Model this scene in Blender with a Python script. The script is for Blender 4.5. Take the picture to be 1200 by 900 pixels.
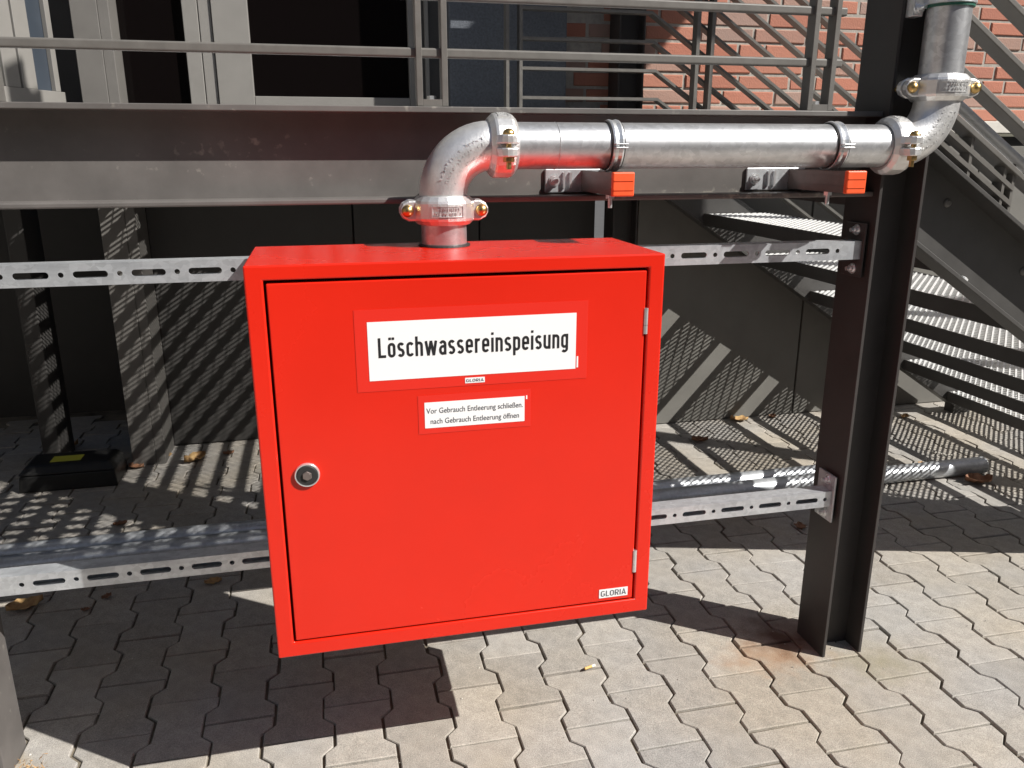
import bpy, bmesh, math, random
from mathutils import Vector, Matrix
random.seed(7)
scene = bpy.context.scene
for o in list(bpy.data.objects):
    bpy.data.objects.remove(o)
COL = scene.collection
PI = math.pi

# ------------------------------------------------------------------ camera
CAM_H = 1.2775; YAW = 0.2298; PITCH = 0.2829; FPX = 952.36
cam = bpy.data.cameras.new('camera'); cam_o = bpy.data.objects.new('camera', cam); COL.objects.link(cam_o)
cam_o.location = (0, 0, CAM_H); cam_o.rotation_euler = (PI/2 - PITCH, 0, -YAW)
cam.sensor_width = 36; cam.lens = FPX/1200*36; cam.clip_start = 0.02; cam.clip_end = 2000
scene.camera = cam_o
# ------------------------------------------------------------------ sky, sun, exposure
SUN = Vector((0.344, -0.250, 0.385)).normalized()
elev = math.asin(SUN.z); azim = math.atan2(SUN.x, SUN.y)
world = bpy.data.worlds.new('World'); scene.world = world; world.use_nodes = True
wn = world.node_tree.nodes; wl = world.node_tree.links
sky = wn.new('ShaderNodeTexSky'); sky.sky_type = 'NISHITA'; sky.sun_disc = False
sky.sun_elevation = elev; sky.sun_rotation = azim; sky.dust_density = 1.5
bg = wn['Background']; bg.inputs['Strength'].default_value = 0.05
wl.new(sky.outputs[0], bg.inputs['Color'])
sl = bpy.data.lights.new('sun', 'SUN'); sl.energy = 5.0; sl.angle = math.radians(0.42); sl.color = (1, .955, .89)
so = bpy.data.objects.new('sun', sl); COL.objects.link(so)
so.rotation_euler = SUN.to_track_quat('Z', 'Y').to_euler(); so.location = SUN*30
scene.view_settings.view_transform = 'Standard'; scene.view_settings.look = 'None'
scene.view_settings.exposure = 0.58; scene.view_settings.gamma = 1
scene.view_settings.use_curve_mapping = False
scene.render.engine = 'CYCLES'; scene.cycles.max_bounces = 6; scene.cycles.diffuse_bounces = 3; scene.cycles.glossy_bounces = 3; scene.cycles.transmission_bounces = 2

# ------------------------------------------------------------------ photo pixel -> point on a known plane
_f = Vector((math.sin(YAW)*math.cos(PITCH), math.cos(YAW)*math.cos(PITCH), -math.sin(PITCH)))
_r = Vector((math.cos(YAW), -math.sin(YAW), 0)); _u = _r.cross(_f)
def ray(x, y): return _r*((x-600)/FPX) + _u*((450-y)/FPX) + _f
def on_z(x, y, z=0.0):
    d = ray(x, y); return Vector((0, 0, CAM_H)) + d*((z-CAM_H)/d.z)
def on_y(x, y, Y):
    d = ray(x, y); return Vector((0, 0, CAM_H)) + d*(Y/d.y)

# ------------------------------------------------------------------ materials
def mat(name, col, rough=.5, metal=0.0, var=0.0, scale=20., bump=0.0, bscale=200., spec=.5, detail=6, col2=None, objrand=0.0, coat=0.0):
    m = bpy.data.materials.new(name); m.use_nodes = True
    nt = m.node_tree; n = nt.nodes; l = nt.links
    b = n['Principled BSDF']
    b.inputs['Roughness'].default_value = rough; b.inputs['Metallic'].default_value = metal
    b.inputs['Specular IOR Level'].default_value = spec
    b.inputs['Coat Weight'].default_value = coat; b.inputs['Coat Roughness'].default_value = .12
    tc = n.new('ShaderNodeTexCoord'); co = tc.outputs['Object']
    out = None
    if var or col2:
        nz = n.new('ShaderNodeTexNoise'); nz.inputs['Scale'].default_value = scale; nz.inputs['Detail'].default_value = detail
        nz.inputs['Roughness'].default_value = .62
        l.new(co, nz.inputs['Vector'])
        rp = n.new('ShaderNodeValToRGB')
        c2 = col2 or tuple(min(1, c*(1+var)) for c in col); c1 = col if col2 else tuple(c*(1-var) for c in col)
        rp.color_ramp.elements[0].position = .3; rp.color_ramp.elements[1].position = .72
        rp.color_ramp.elements[0].color = (*c1, 1); rp.color_ramp.elements[1].color = (*c2, 1)
        l.new(nz.outputs['Fac'], rp.inputs['Fac']); out = rp.outputs['Color']
        mr = n.new('ShaderNodeMapRange'); mr.inputs['To Min'].default_value = max(.02, rough-.08); mr.inputs['To Max'].default_value = rough+.1
        l.new(nz.outputs['Fac'], mr.inputs['Value']); l.new(mr.outputs[0], b.inputs['Roughness'])
    else:
        b.inputs['Base Color'].default_value = (*col, 1)
    if objrand:
        oi = n.new('ShaderNodeObjectInfo'); ge = n.new('ShaderNodeNewGeometry')
        ad = n.new('ShaderNodeMath'); ad.operation = 'ADD'; l.new(oi.outputs['Random'], ad.inputs[0]); l.new(ge.outputs['Random Per Island'], ad.inputs[1])
        fr = n.new('ShaderNodeMath'); fr.operation = 'FRACT'; l.new(ad.outputs[0], fr.inputs[0])
        mr2 = n.new('ShaderNodeMapRange'); mr2.inputs['To Min'].default_value = 1-objrand; mr2.inputs['To Max'].default_value = 1+objrand
        l.new(fr.outputs[0], mr2.inputs['Value'])
        mx = n.new('ShaderNodeVectorMath'); mx.operation = 'SCALE'
        l.new(out, mx.inputs[0]); l.new(mr2.outputs[0], mx.inputs['Scale']); out = mx.outputs[0]
    if out: l.new(out, b.inputs['Base Color'])
    if bump:
        nb = n.new('ShaderNodeTexNoise'); nb.inputs['Scale'].default_value = bscale; nb.inputs['Detail'].default_value = 4
        l.new(co, nb.inputs['Vector'])
        bp = n.new('ShaderNodeBump'); bp.inputs['Strength'].default_value = bump; bp.inputs['Distance'].default_value = .002
        l.new(nb.outputs['Fac'], bp.inputs['Height']); l.new(bp.outputs[0], b.inputs['Normal'])
    return m
def set_node(m, fn): fn(m.node_tree.nodes, m.node_tree.links, m.node_tree.nodes['Principled BSDF'])

M = {}
M['red'] = mat('red_powder_coat', (.66, .0165, .0045), .25, var=.05, scale=2.2, bump=.05, bscale=9, spec=.5, coat=.08)
M['red_film'] = mat('red_sticker_film', (.68, .024, .013), .3, spec=.5)
M['white_film'] = mat('white_sticker_film', (.82, .82, .83), .3)
M['ink'] = mat('black_ink', (.012, .012, .014), .5)
M['ink_grey'] = mat('grey_ink', (.09, .095, .11), .5)
M['paint'] = mat('anthracite_paint_shaded', (.044, .040, .039), .42, var=.16, scale=9, bump=.06, bscale=120, spec=.4)  # anthracite darkened for steel that stands in shade
M['paint_lit_worn'] = mat('anthracite_paint_lit_worn', (.120, .112, .107), .5, var=.2, scale=7, bump=.08, bscale=90, spec=.4)  # same anthracite made paler for sunlit steel; scuffs are real wear
M['stair_paint'] = mat('stair_paint', (.060, .058, .056), .45, var=.12, scale=12, bump=.05, bscale=150)
M['rail_paint'] = mat('railing_paint', (.125, .119, .110), .45, var=.12, scale=30, bump=.06, bscale=200)
M['grate'] = mat('galvanised_mesh', (.74, .75, .75), .42, metal=.2, var=.1, scale=60)
M['cast'] = mat('silver_cast_iron', (.80, .80, .795), .36, metal=.75, var=.1, scale=45, bump=.22, bscale=260)
M['zinc'] = mat('bright_zinc', (.84, .86, .88), .3, metal=.8, var=.12, scale=40, bump=.04)
M['brass'] = mat('yellow_zinc_bolt', (.62, .42, .17), .32, metal=1., var=.18, scale=90)
M['bracket_rail'] = mat('zinc_brown_reflection', (.20, .165, .155), .35, metal=.5, var=.15, scale=40)  # zinc with its dark brown reflection put into the base colour
M['rubber'] = mat('black_rubber', (.02, .02, .02), .6)
M['green'] = mat('green_gasket', (.02, .11, .075), .5)
M['orange'] = mat('orange_plastic_cap', (.80, .10, .025), .45, var=.05, scale=60)
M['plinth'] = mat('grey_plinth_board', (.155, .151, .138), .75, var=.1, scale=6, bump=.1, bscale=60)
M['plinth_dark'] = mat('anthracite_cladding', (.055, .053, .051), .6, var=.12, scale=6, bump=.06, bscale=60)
M['plaster'] = mat('blue_grey_plaster', (.10, .112, .132), .85, var=.25, scale=120, bump=.9, bscale=160)
M['mortar'] = mat('mortar', (.36, .335, .30), .95, var=.2, scale=40, bump=.6, bscale=200)
M['stone'] = mat('pale_stone_band', (.62, .60, .55), .8, var=.12, scale=14, bump=.2)
M['frame'] = mat('window_frame_paint', (.205, .198, .186), .5, var=.05, scale=10)
M['column'] = mat('column_paint', (.135, .129, .121), .5, var=.06, scale=10)
M['glass'] = mat('dark_window_glass', (.004, .003, .003), .06, spec=.12)
M['door_blue'] = mat('dark_blue_panel', (.04, .05, .065), .35, var=.1, scale=6)
M['black_plastic'] = mat('black_plastic', (.012, .012, .012), .45, var=.2, scale=30, bump=.15)
M['yellow'] = mat('yellow_label', (.62, .60, .06), .55)
M['sand'] = mat('joint_sand', (.035, .03, .024), .95, col2=(.27, .23, .17), scale=5, detail=10, bump=.8, bscale=300)
M['ground'] = mat('dark_yard_ground', (.075, .073, .072), .9, var=.2, scale=3, bump=.5, bscale=60)  # unseen yard surface made dark to cut light bounced into the shade
M['house'] = mat('plain_facade', (.22, .20, .18), .9, var=.2, scale=2)
M['leaf'] = mat('dry_leaf', (.30, .15, .06), .7, col2=(.55, .38, .17), scale=30)
M['leaf_brown'] = mat('brown_leaf', (.17, .075, .04), .75, col2=(.30, .16, .09), scale=40)
M['paper'] = mat('paper', (.75, .72, .66), .8)
M['filter'] = mat('filter_tip', (.62, .40, .15), .8)
M['concrete'] = mat('concrete_crumbs', (.5, .48, .43), .9, var=.2, scale=50)

def galv(name, tint=(.86, .87, .885), rough=.3, metal=.85):
    m = mat(name, tint, rough, metal=metal)
    n = m.node_tree.nodes; l = m.node_tree.links; b = n['Principled BSDF']
    tc = n['Texture Coordinate']
    vo = n.new('ShaderNodeTexVoronoi'); vo.inputs['Scale'].default_value = 95; l.new(tc.outputs['Object'], vo.inputs['Vector'])
    nz = n.new('ShaderNodeTexNoise'); nz.inputs['Scale'].default_value = 22; nz.inputs['Detail'].default_value = 9; nz.inputs['Roughness'].default_value = .7
    mp = n.new('ShaderNodeMapping'); mp.inputs['Scale'].default_value = (.25, 1, 1); l.new(tc.outputs['Object'], mp.inputs['Vector']); l.new(mp.outputs[0], nz.inputs['Vector'])
    mx = n.new('ShaderNodeMix'); mx.data_type = 'RGBA'; mx.blend_type = 'MULTIPLY'; mx.inputs['Factor'].default_value = .18
    mx.inputs[6].default_value = (*tint, 1); sp_ = n.new('ShaderNodeSeparateColor'); l.new(vo.outputs['Color'], sp_.inputs[0]); l.new(sp_.outputs[0], mx.inputs[7])
    rp = n.new('ShaderNodeValToRGB'); rp.color_ramp.elements[0].position = .3; rp.color_ramp.elements[1].position = .7
    rp.color_ramp.elements[0].color = (.55, .56, .58, 1); rp.color_ramp.elements[1].color = (1, 1, 1, 1)
    l.new(nz.outputs['Fac'], rp.inputs['Fac'])
    m2 = n.new('ShaderNodeMix'); m2.data_type = 'RGBA'; m2.blend_type = 'MULTIPLY'; m2.inputs['Factor'].default_value = .85
    l.new(mx.outputs[2], m2.inputs[6]); l.new(rp.outputs['Color'], m2.inputs[7]); l.new(m2.outputs[2], b.inputs['Base Color'])
    mr = n.new('ShaderNodeMapRange'); mr.inputs['To Min'].default_value = rough+.12; mr.inputs['To Max'].default_value = rough-.06
    l.new(nz.outputs['Fac'], mr.inputs['Value']); l.new(mr.outputs[0], b.inputs['Roughness'])
    bp = n.new('ShaderNodeBump'); bp.inputs['Strength'].default_value = .08; bp.inputs['Distance'].default_value = .002
    l.new(nz.outputs['Fac'], bp.inputs['Height']); l.new(bp.outputs[0], b.inputs['Normal'])
    return m
def scuff(m):
    n = m.node_tree.nodes; l = m.node_tree.links; b = n['Principled BSDF']; tc = n['Texture Coordinate']
    src = b.inputs['Base Color'].links[0].from_socket
    mp = n.new('ShaderNodeMapping'); mp.inputs['Scale'].default_value = (1.0, 1, 9); l.new(tc.outputs['Object'], mp.inputs['Vector'])
    a = n.new('ShaderNodeTexNoise'); a.inputs['Scale'].default_value = 2.1; a.inputs['Detail'].default_value = 2; l.new(mp.outputs[0], a.inputs['Vector'])
    c = n.new('ShaderNodeTexNoise'); c.inputs['Scale'].default_value = 55; c.inputs['Detail'].default_value = 6; l.new(tc.outputs['Object'], c.inputs['Vector'])
    mu = n.new('ShaderNodeMath'); mu.operation = 'MULTIPLY'; l.new(a.outputs['Fac'], mu.inputs[0]); l.new(c.outputs['Fac'], mu.inputs[1])
    mr = n.new('ShaderNodeMapRange'); mr.inputs['From Min'].default_value = .335; mr.inputs['From Max'].default_value = .42; mr.inputs['To Max'].default_value = .55; l.new(mu.outputs[0], mr.inputs['Value'])
    mx = n.new('ShaderNodeMix'); mx.data_type = 'RGBA'; mx.inputs[7].default_value = (.34, .32, .28, 1); l.new(mr.outputs[0], mx.inputs[0]); l.new(src, mx.inputs[6]); l.new(mx.outputs[2], b.inputs['Base Color'])
scuff(M['paint_lit_worn'])
M['galv'] = galv('galvanised_pipe', rough=.34)
M['galv_rail'] = galv('galvanised_rail', (.74, .77, .80), .36, .6)

# pavers: grey-beige concrete with fine aggregate, one tone per stone
def paver_mat():
    m = mat('concrete_paver', (.345, .331, .308), .85, var=.17, scale=26, bump=.6, bscale=330, objrand=.12)
    n = m.node_tree.nodes; l = m.node_tree.links; b = n['Principled BSDF']
    ge = n.new('ShaderNodeNewGeometry')
    src = b.inputs['Base Color'].links[0].from_socket
    sp = n.new('ShaderNodeTexNoise'); sp.inputs['Scale'].default_value = 420; sp.inputs['Detail'].default_value = 2; l.new(ge.outputs['Position'], sp.inputs['Vector'])
    r1 = n.new('ShaderNodeValToRGB'); r1.color_ramp.elements[0].position = .3; r1.color_ramp.elements[1].position = .7
    r1.color_ramp.elements[0].color = (.62, .62, .63, 1); r1.color_ramp.elements[1].color = (1.25, 1.24, 1.22, 1)
    l.new(sp.outputs['Fac'], r1.inputs['Fac'])
    m1 = n.new('ShaderNodeMix'); m1.data_type = 'RGBA'; m1.blend_type = 'MULTIPLY'; m1.inputs['Factor'].default_value = .8
    l.new(src, m1.inputs[6]); l.new(r1.outputs['Color'], m1.inputs[7])
    st = n.new('ShaderNodeTexNoise'); st.inputs['Scale'].default_value = 2.3; st.inputs['Detail'].default_value = 5; l.new(ge.outputs['Position'], st.inputs['Vector'])
    r2 = n.new('ShaderNodeValToRGB'); r2.color_ramp.elements[0].position = .35; r2.color_ramp.elements[1].position = .65
    r2.color_ramp.elements[0].color = (1.02, .96, .86, 1); r2.color_ramp.elements[1].color = (.98, .99, 1.01, 1)
    l.new(st.outputs['Fac'], r2.inputs['Fac'])
    m2 = n.new('ShaderNodeMix'); m2.data_type = 'RGBA'; m2.blend_type = 'MULTIPLY'; m2.inputs['Factor'].default_value = 1
    l.new(m1.outputs[2], m2.inputs[6]); l.new(r2.outputs['Color'], m2.inputs[7])
    # rust run-off left of the right-hand post foot
    def stain(prev, loc, rad, colr, amt):
        vs = n.new('ShaderNodeVectorMath'); vs.operation = 'SUBTRACT'; vs.inputs[1].default_value = loc; l.new(ge.outputs['Position'], vs.inputs[0])
        sc = n.new('ShaderNodeVectorMath'); sc.operation = 'DIVIDE'; sc.inputs[1].default_value = rad; l.new(vs.outputs[0], sc.inputs[0])
        ln = n.new('ShaderNodeVectorMath'); ln.operation = 'LENGTH'; l.new(sc.outputs[0], ln.inputs[0])
        nn = n.new('ShaderNodeTexNoise'); nn.inputs['Scale'].default_value = 18; nn.inputs['Detail'].default_value = 6; l.new(ge.outputs['Position'], nn.inputs['Vector'])
        ad = n.new('ShaderNodeMath'); ad.operation = 'MULTIPLY_ADD'; ad.inputs[1].default_value = 1.6; l.new(nn.outputs['Fac'], ad.inputs[0]); l.new(ln.outputs['Value'], ad.inputs[2])
        mr = n.new('ShaderNodeMapRange'); mr.inputs['From Min'].default_value = .75; mr.inputs['From Max'].default_value = 1.75
        mr.inputs['To Min'].default_value = amt; mr.inputs['To Max'].default_value = 0; l.new(ad.outputs[0], mr.inputs['Value'])
        mx = n.new('ShaderNodeMix'); mx.data_type = 'RGBA'; mx.inputs[7].default_value = (*colr, 1); l.new(mr.outputs[0], mx.inputs[0]); l.new(prev, mx.inputs[6])
        return mx.outputs[2]
    o = stain(m2.outputs[2], (1.09, 1.65, 0), (.19, .11, 1), (.33, .17, .07), .6)
    o = stain(o, (1.15, 1.72, 0), (.12, .12, 1), (.10, .05, .03), .9)
    o = stain(o, (1.34, 1.55, 0), (.16, .10, 1), (.22, .20, .12), .6)
    o = stain(o, (-.74, 1.62, 0), (.10, .08, 1), (.33, .24, .10), .7)
    l.new(o, b.inputs['Base Color'])
    return m
M['paver'] = paver_mat()
def brick_mat():
    m = mat('red_brick', (.40, .145, .09), .85, var=.22, scale=35, bump=.9, bscale=130, objrand=.28)
    n = m.node_tree.nodes; l = m.node_tree.links; b = n['Principled BSDF']
    src = b.inputs['Base Color'].links[0].from_socket
    oi = n.new('ShaderNodeObjectInfo')
    mu = n.new('ShaderNodeMath'); mu.operation = 'MULTIPLY'; mu.inputs[1].default_value = 7.31; l.new(oi.outputs['Random'], mu.inputs[0])
    fr = n.new('ShaderNodeMath'); fr.operation = 'FRACT'; l.new(mu.outputs[0], fr.inputs[0])
    rp = n.new('ShaderNodeValToRGB'); e = rp.color_ramp.elements
    e[0].position = 0; e[0].color = (.30, .23, .20, 1); e[1].position = 1; e[1].color = (.39, .15, .10, 1)
    q = e.new(.18); q.color = (.33, .23, .19, 1); q = e.new(.24); q.color = (.37, .145, .10, 1); q = e.new(.7); q.color = (.40, .18, .125, 1)
    l.new(fr.outputs[0], rp.inputs['Fac'])
    mx = n.new('ShaderNodeMix'); mx.data_type = 'RGBA'; mx.inputs[0].default_value = .8; l.new(src, mx.inputs[6]); l.new(rp.outputs['Color'], mx.inputs[7])
    l.new(mx.outputs[2], b.inputs['Base Color'])
    return m
M['brick'] = brick_mat()

# ------------------------------------------------------------------ mesh helpers
class MB:
    def __init__(s): s.v = []; s.f = []; s.sm = []
    def add(s, vs, fs, smooth=False):
        o = len(s.v); s.v += [Vector(v) for v in vs]; s.f += [[i+o for i in f] for f in fs]; s.sm += [smooth]*len(fs); return s
    def box(s, a, b):
        x0, x1 = sorted((a[0], b[0])); y0, y1 = sorted((a[1], b[1])); z0, z1 = sorted((a[2], b[2]))
        return s.add([(x0,y0,z0),(x1,y0,z0),(x1,y1,z0),(x0,y1,z0),(x0,y0,z1),(x1,y0,z1),(x1,y1,z1),(x0,y1,z1)],
                     [(0,3,2,1),(4,5,6,7),(0,1,5,4),(1,2,6,5),(2,3,7,6),(3,0,4,7)])
    def hexa(s, p):   # 8 points, bottom 4 then top 4
        return s.add(p, [(0,3,2,1),(4,5,6,7),(0,1,5,4),(1,2,6,5),(2,3,7,6),(3,0,4,7)])
    def prism(s, poly, axis, a, b):  # polygon of 2-tuples extruded along axis
        def pt(p, t):
            return {'x': (t, p[0], p[1]), 'y': (p[0], t, p[1]), 'z': (p[0], p[1], t)}[axis]
        n = len(poly)
        vs = [pt(p, a) for p in poly] + [pt(p, b) for p in poly]
        fs = [list(range(n))[::-1], list(range(n, 2*n))] + [[i, (i+1) % n, n+(i+1) % n, n+i] for i in range(n)]
        return s.add(vs, fs)
    def tube(s, path, r, n=12, caps=True, inner=None):
        path = [Vector(p) for p in path]; rings = []
        up = Vector((0, 0, 1))
        t0 = (path[1]-path[0]).normalized()
        if abs(t0.dot(up)) > .95: up = Vector((0, 1, 0))
        a = (up - t0*up.dot(t0)).normalized()
        rr = r if isinstance(r, (list, tuple)) else [r]*len(path)
        vs = []
        for i, p in enumerate(path):
            t = (path[min(i+1, len(path)-1)] - path[max(i-1, 0)]).normalized()
            a = (a - t*a.dot(t)).normalized(); b = t.cross(a)
            vs += [p + (a*math.cos(2*PI*k/n) + b*math.sin(2*PI*k/n))*rr[i] for k in range(n)]
        fs = []
        for i in range(len(path)-1):
            for k in range(n):
                fs.append((i*n+k, i*n+(k+1) % n, (i+1)*n+(k+1) % n, (i+1)*n+k))
        s.add(vs, fs, True)
        if caps:
            m = len(path)
            s.add(vs[:n], [list(range(n))[::-1]]); s.add(vs[(m-1)*n:], [list(range(n))])
        return s
    def lathe(s, prof, M4, n=32, closed=True):  # prof (r,z); closed ring profile
        m = len(prof); vs = []
        for k in range(n):
            c, d = math.cos(2*PI*k/n), math.sin(2*PI*k/n)
            vs += [M4 @ Vector((r*c, r*d, z)) for r, z in prof]
        fs = []
        for k in range(n):
            for j in range(m if closed else m-1):
                fs.append((k*m+j, ((k+1) % n)*m+j, ((k+1) % n)*m+(j+1) % m, k*m+(j+1) % m))
        return s.add(vs, fs, False)
    def build(s, name, material, parent=None, kind=None, bevel=0, seg=2, label=None, smooth=False):
        o = mk(name, s.v, s.f, material, parent, None if smooth else s.sm, smooth)
        if bevel:
            md = o.modifiers.new('edge', 'BEVEL'); md.width = bevel; md.segments = seg; md.limit_method = 'ANGLE'; md.angle_limit = math.radians(40)
            md.harden_normals = False
        if kind: o['kind'] = kind
        if label: o['label'] = label
        return o
def world_loc(o):
    v = Vector((0, 0, 0))
    while o is not None: v = v + o.location; o = o.parent
    return v
def mk(name, vs, fs, material, parent=None, sm=None, smooth=False):
    me = bpy.data.meshes.new(name)
    off = world_loc(parent) if parent else Vector((0, 0, 0))
    if not parent and vs:
        xs = [v[0] for v in vs]; ys = [v[1] for v in vs]; zs = [v[2] for v in vs]
        off = Vector(((min(xs)+max(xs))/2, (min(ys)+max(ys))/2, min(zs)))
    me.from_pydata([tuple(Vector(v)-off) for v in vs], [], [list(f) for f in fs])
    bm = bmesh.new(); bm.from_mesh(me); bmesh.ops.recalc_face_normals(bm, faces=bm.faces); bm.to_mesh(me); bm.free()
    if smooth: me.polygons.foreach_set('use_smooth', [True]*len(me.polygons))
    elif sm: me.polygons.foreach_set('use_smooth', sm)
    me.update()
    if material: me.materials.append(M[material])
    o = bpy.data.objects.new(name, me); COL.objects.link(o)
    if parent: o.parent = parent
    else: o.location = off
    return o
def thing(name, loc, label, cat, group=None):
    o = bpy.data.objects.new(name, None); COL.objects.link(o); o.location = loc; o.empty_display_size = .05
    o['label'] = label; o['category'] = cat
    if group: o['group'] = group
    return o
def tag(o, label, cat, group=None):
    o['label'] = label; o['category'] = cat
    if group: o['group'] = group
    return o
def text_mesh(name, body, x0, x1, zc, height, Y, material, parent, skew=0, weight=0.0, vert=False):
    cu = bpy.data.curves.new(name, 'FONT'); cu.body = body; cu.size = 1; cu.offset = weight; cu.resolution_u = 3
    t = bpy.data.objects.new(name, cu); COL.objects.link(t)
    dg = bpy.context.evaluated_depsgraph_get(); me = bpy.data.meshes.new_from_object(t.evaluated_get(dg))
    bpy.data.objects.remove(t); bpy.data.curves.remove(cu)
    xs = [v.co.x for v in me.vertices]; a, b = min(xs), max(xs)
    off = world_loc(parent); sx = (x1-x0)/(b-a)
    for v in me.vertices:
        x, y = v.co.x, v.co.y
        if vert: v.co = Vector((zc - y*height*1.0, Y, x0 + (x-a)*sx)) - off
        else: v.co = Vector((x0 + (x-a)*sx, Y, zc + y*height)) - off
    me.materials.clear(); me.materials.append(M[material])
    o = bpy.data.objects.new(name, me); COL.objects.link(o); o.parent = parent
    return o

# ------------------------------------------------------------------ ground and pavement
g = mk('ground', [(-300,-300,-.05),(300,-300,-.05),(300,300,-.05),(-300,300,-.05)], [(0,1,2,3)], 'ground'); g['kind'] = 'structure'
pav = MB().box((-3.2,-1.2,-.045),(5.4,4.3,-.0085)).build('pavement', 'sand'); pav['kind'] = 'structure'
PX, PY, PP, PL, PA = .2871, 1.7976, .1348, .2, -.0051
D = .0125; JT = .0024
def paver_outline(j):
    h = PP/2 - j; L = PL/2 - j; q = PL/4
    side = [(h+D, -L), (h+D, -q-.012), (h-D, -q+.012), (h-D, q-.012), (h+D, q+.012), (h+D, L)]
    return side + [(-x, -y) for x, y in side]
def paver_geom():
    o1 = paver_outline(JT); o2 = paver_outline(JT+.0022); n = len(o1)
    vs = [(x, y, -.04) for x, y in o1] + [(x, y, -.0022) for x, y in o1] + [(x, y, 0) for x, y in o2]
    fs = [list(range(2*n, 3*n))]
    for i in range(n):
        k = (i+1) % n
        fs.append((i, k, n+k, n+i)); fs.append((n+i, n+k, 2*n+k, 2*n+i))
    return vs, fs
pvs, pfs = paver_geom()
pme = bpy.data.meshes.new('paver'); pme.from_pydata(pvs, [], pfs); pme.materials.append(M['paver']); pme.update()
cells = []
for i in range(-26, 38):
    for r in range(-14, 16):
        rr = r + (.5 if i % 2 == 0 else 0)
        a = i*PP; b = -rr*PL - PL/2
        X = PX + a*math.cos(PA) - b*math.sin(PA); Y = PY + a*math.sin(PA) + b*math.cos(PA)
        if -3.1 < X < 5.3 and -1.1 < Y < 4.2: cells.append((X, Y))
def score(c):
    p = Vector((c[0], c[1], -CAM_H)); d = p.dot(_f)
    if d < .2: return 0
    x = 600 + FPX*p.dot(_r)/d; y = 450 - FPX*p.dot(_u)/d
    if not (-45 < x < 1245 and 455 < y < 945): return 0
    if 350 < x < 715 and y < 715: return 0
    return 1/d**3
cells.sort(key=score, reverse=True)
far = MB()
for k, (X, Y) in enumerate(cells):
    dz = random.uniform(-.0018, .0012); rz = PA + random.uniform(-.012, .012); jx = random.uniform(-.0012, .0012); jy = random.uniform(-.0012, .0012)
    tx, ty = random.uniform(-.009, .009), random.uniform(-.009, .009)
    if k < 300 and score((X, Y)) > 0:
        o = bpy.data.objects.new('paver', pme); COL.objects.link(o); o.parent = pav
        o.location = Vector((X+jx, Y+jy, dz)) - pav.location; o.rotation_euler = (tx, ty, rz); k_ = random.uniform(.978, 1.002); o.scale = (k_, random.uniform(.985, 1.003), 1)
    else:
        R = Matrix.Translation((X+jx, Y+jy, dz)) @ Matrix.Rotation(rz, 4, 'Z') @ Matrix.Rotation(tx, 4, 'X')
        far.add([R @ Vector(v) for v in pvs], pfs)
far.build('paver_field', 'paver', pav, kind='stuff')

# ------------------------------------------------------------------ red cabinet
CX, CY, CZ, CW, CH, CD = -.122, 1.3427, 1.0982, .715, .7136, .2739
cab = thing('fire_cabinet', (CX+CW/2, CY+CD/2, CZ-CH), 'large red steel fire-water inlet cabinet with a hinged door and white sign', 'cabinet')
x0, x1, y0, y1, z0, z1 = CX, CX+CW, CY, CY+CD, CZ-CH, CZ
T = .0015; FW = .029; FT = .024
b = MB()
# outer shell with folded front lip, modelled as one folded sheet (open front)
def ring(y, ins): return [(x0+ins, y, z0+ins), (x1-ins, y, z0+ins), (x1-ins, y, z1-ins), (x0+ins, y, z1-ins)]
def ring2(y): return [(x0+FW, y, z0+FW), (x1-FW, y, z0+FW), (x1-FW, y, z1-FT), (x0+FW, y, z1-FT)]
loops = [ring(y1, 0), ring(y0, 0), ring2(y0), ring2(y0+.026), ring(y0+.026, .004), ring(y1-.004, .004)]
vs = [p for l_ in loops for p in l_]
fs = [(3, 2, 1, 0)]
for i in range(5):
    for k in range(4):
        fs.append((i*4+k, i*4+(k+1) % 4, (i+1)*4+(k+1) % 4, (i+1)*4+k))
fs.append((20, 21, 22, 23))
body = MB().add(vs, fs).build('cabinet_body', 'red', cab, bevel=.003, seg=3)
G_ = .0042
dx0, dx1, dz0, dz1 = x0+FW+G_, x1-FW-G_, z0+FW+G_*.8, z1-FT-G_*1.3
YD = y0+.0012
door = MB().box((dx0, YD, dz0), (dx1, YD+.021, dz1)).build('door', 'red', cab, bevel=.002, seg=3)
for px, py in ((760, 376), (746.5, 657)):
    p = on_y(px, py, YD); hx = dx1+G_*.5
    hb = MB().tube([(hx, YD+.001, p.z-.0235), (hx, YD+.001, p.z-.008)], .0042, 10).tube([(hx, YD+.001, p.z-.0072), (hx, YD+.001, p.z+.0235)], .0042, 10)
    hb.build('hinge', 'zinc', cab)
# lock
c = on_y(360, 556, YD)
def frame_y(c): return Matrix.Translation(c) @ Matrix.Rotation(PI/2, 4, 'X')   # local z -> -y (towards viewer)
lk = MB().lathe([(.0, 0), (.0215, 0), (.0215, .003), (.0205, .0055), (.0188, .0055), (.0182, .002), (0, .002)], frame_y(Vector((c.x, YD-.0002, c.z))), 32, False).build('lock', 'zinc', cab, smooth=False)
MB().lathe([(0, 0), (.0180, 0), (.0180, .003), (.0165, .0042), (0, .0042)], frame_y(Vector((c.x, YD-.0019, c.z))), 28, False).build('lock_insert', 'rubber', lk)
hx_ = MB(); hx_.prism([(c.x+.0085*math.cos(PI/6+k*PI/3), c.z+.0085*math.sin(PI/6+k*PI/3)) for k in range(6)], 'y', YD-.0095, YD-.0055)
hx_.build('square_key_stud', 'bracket_rail', lk, bevel=.001)
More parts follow.
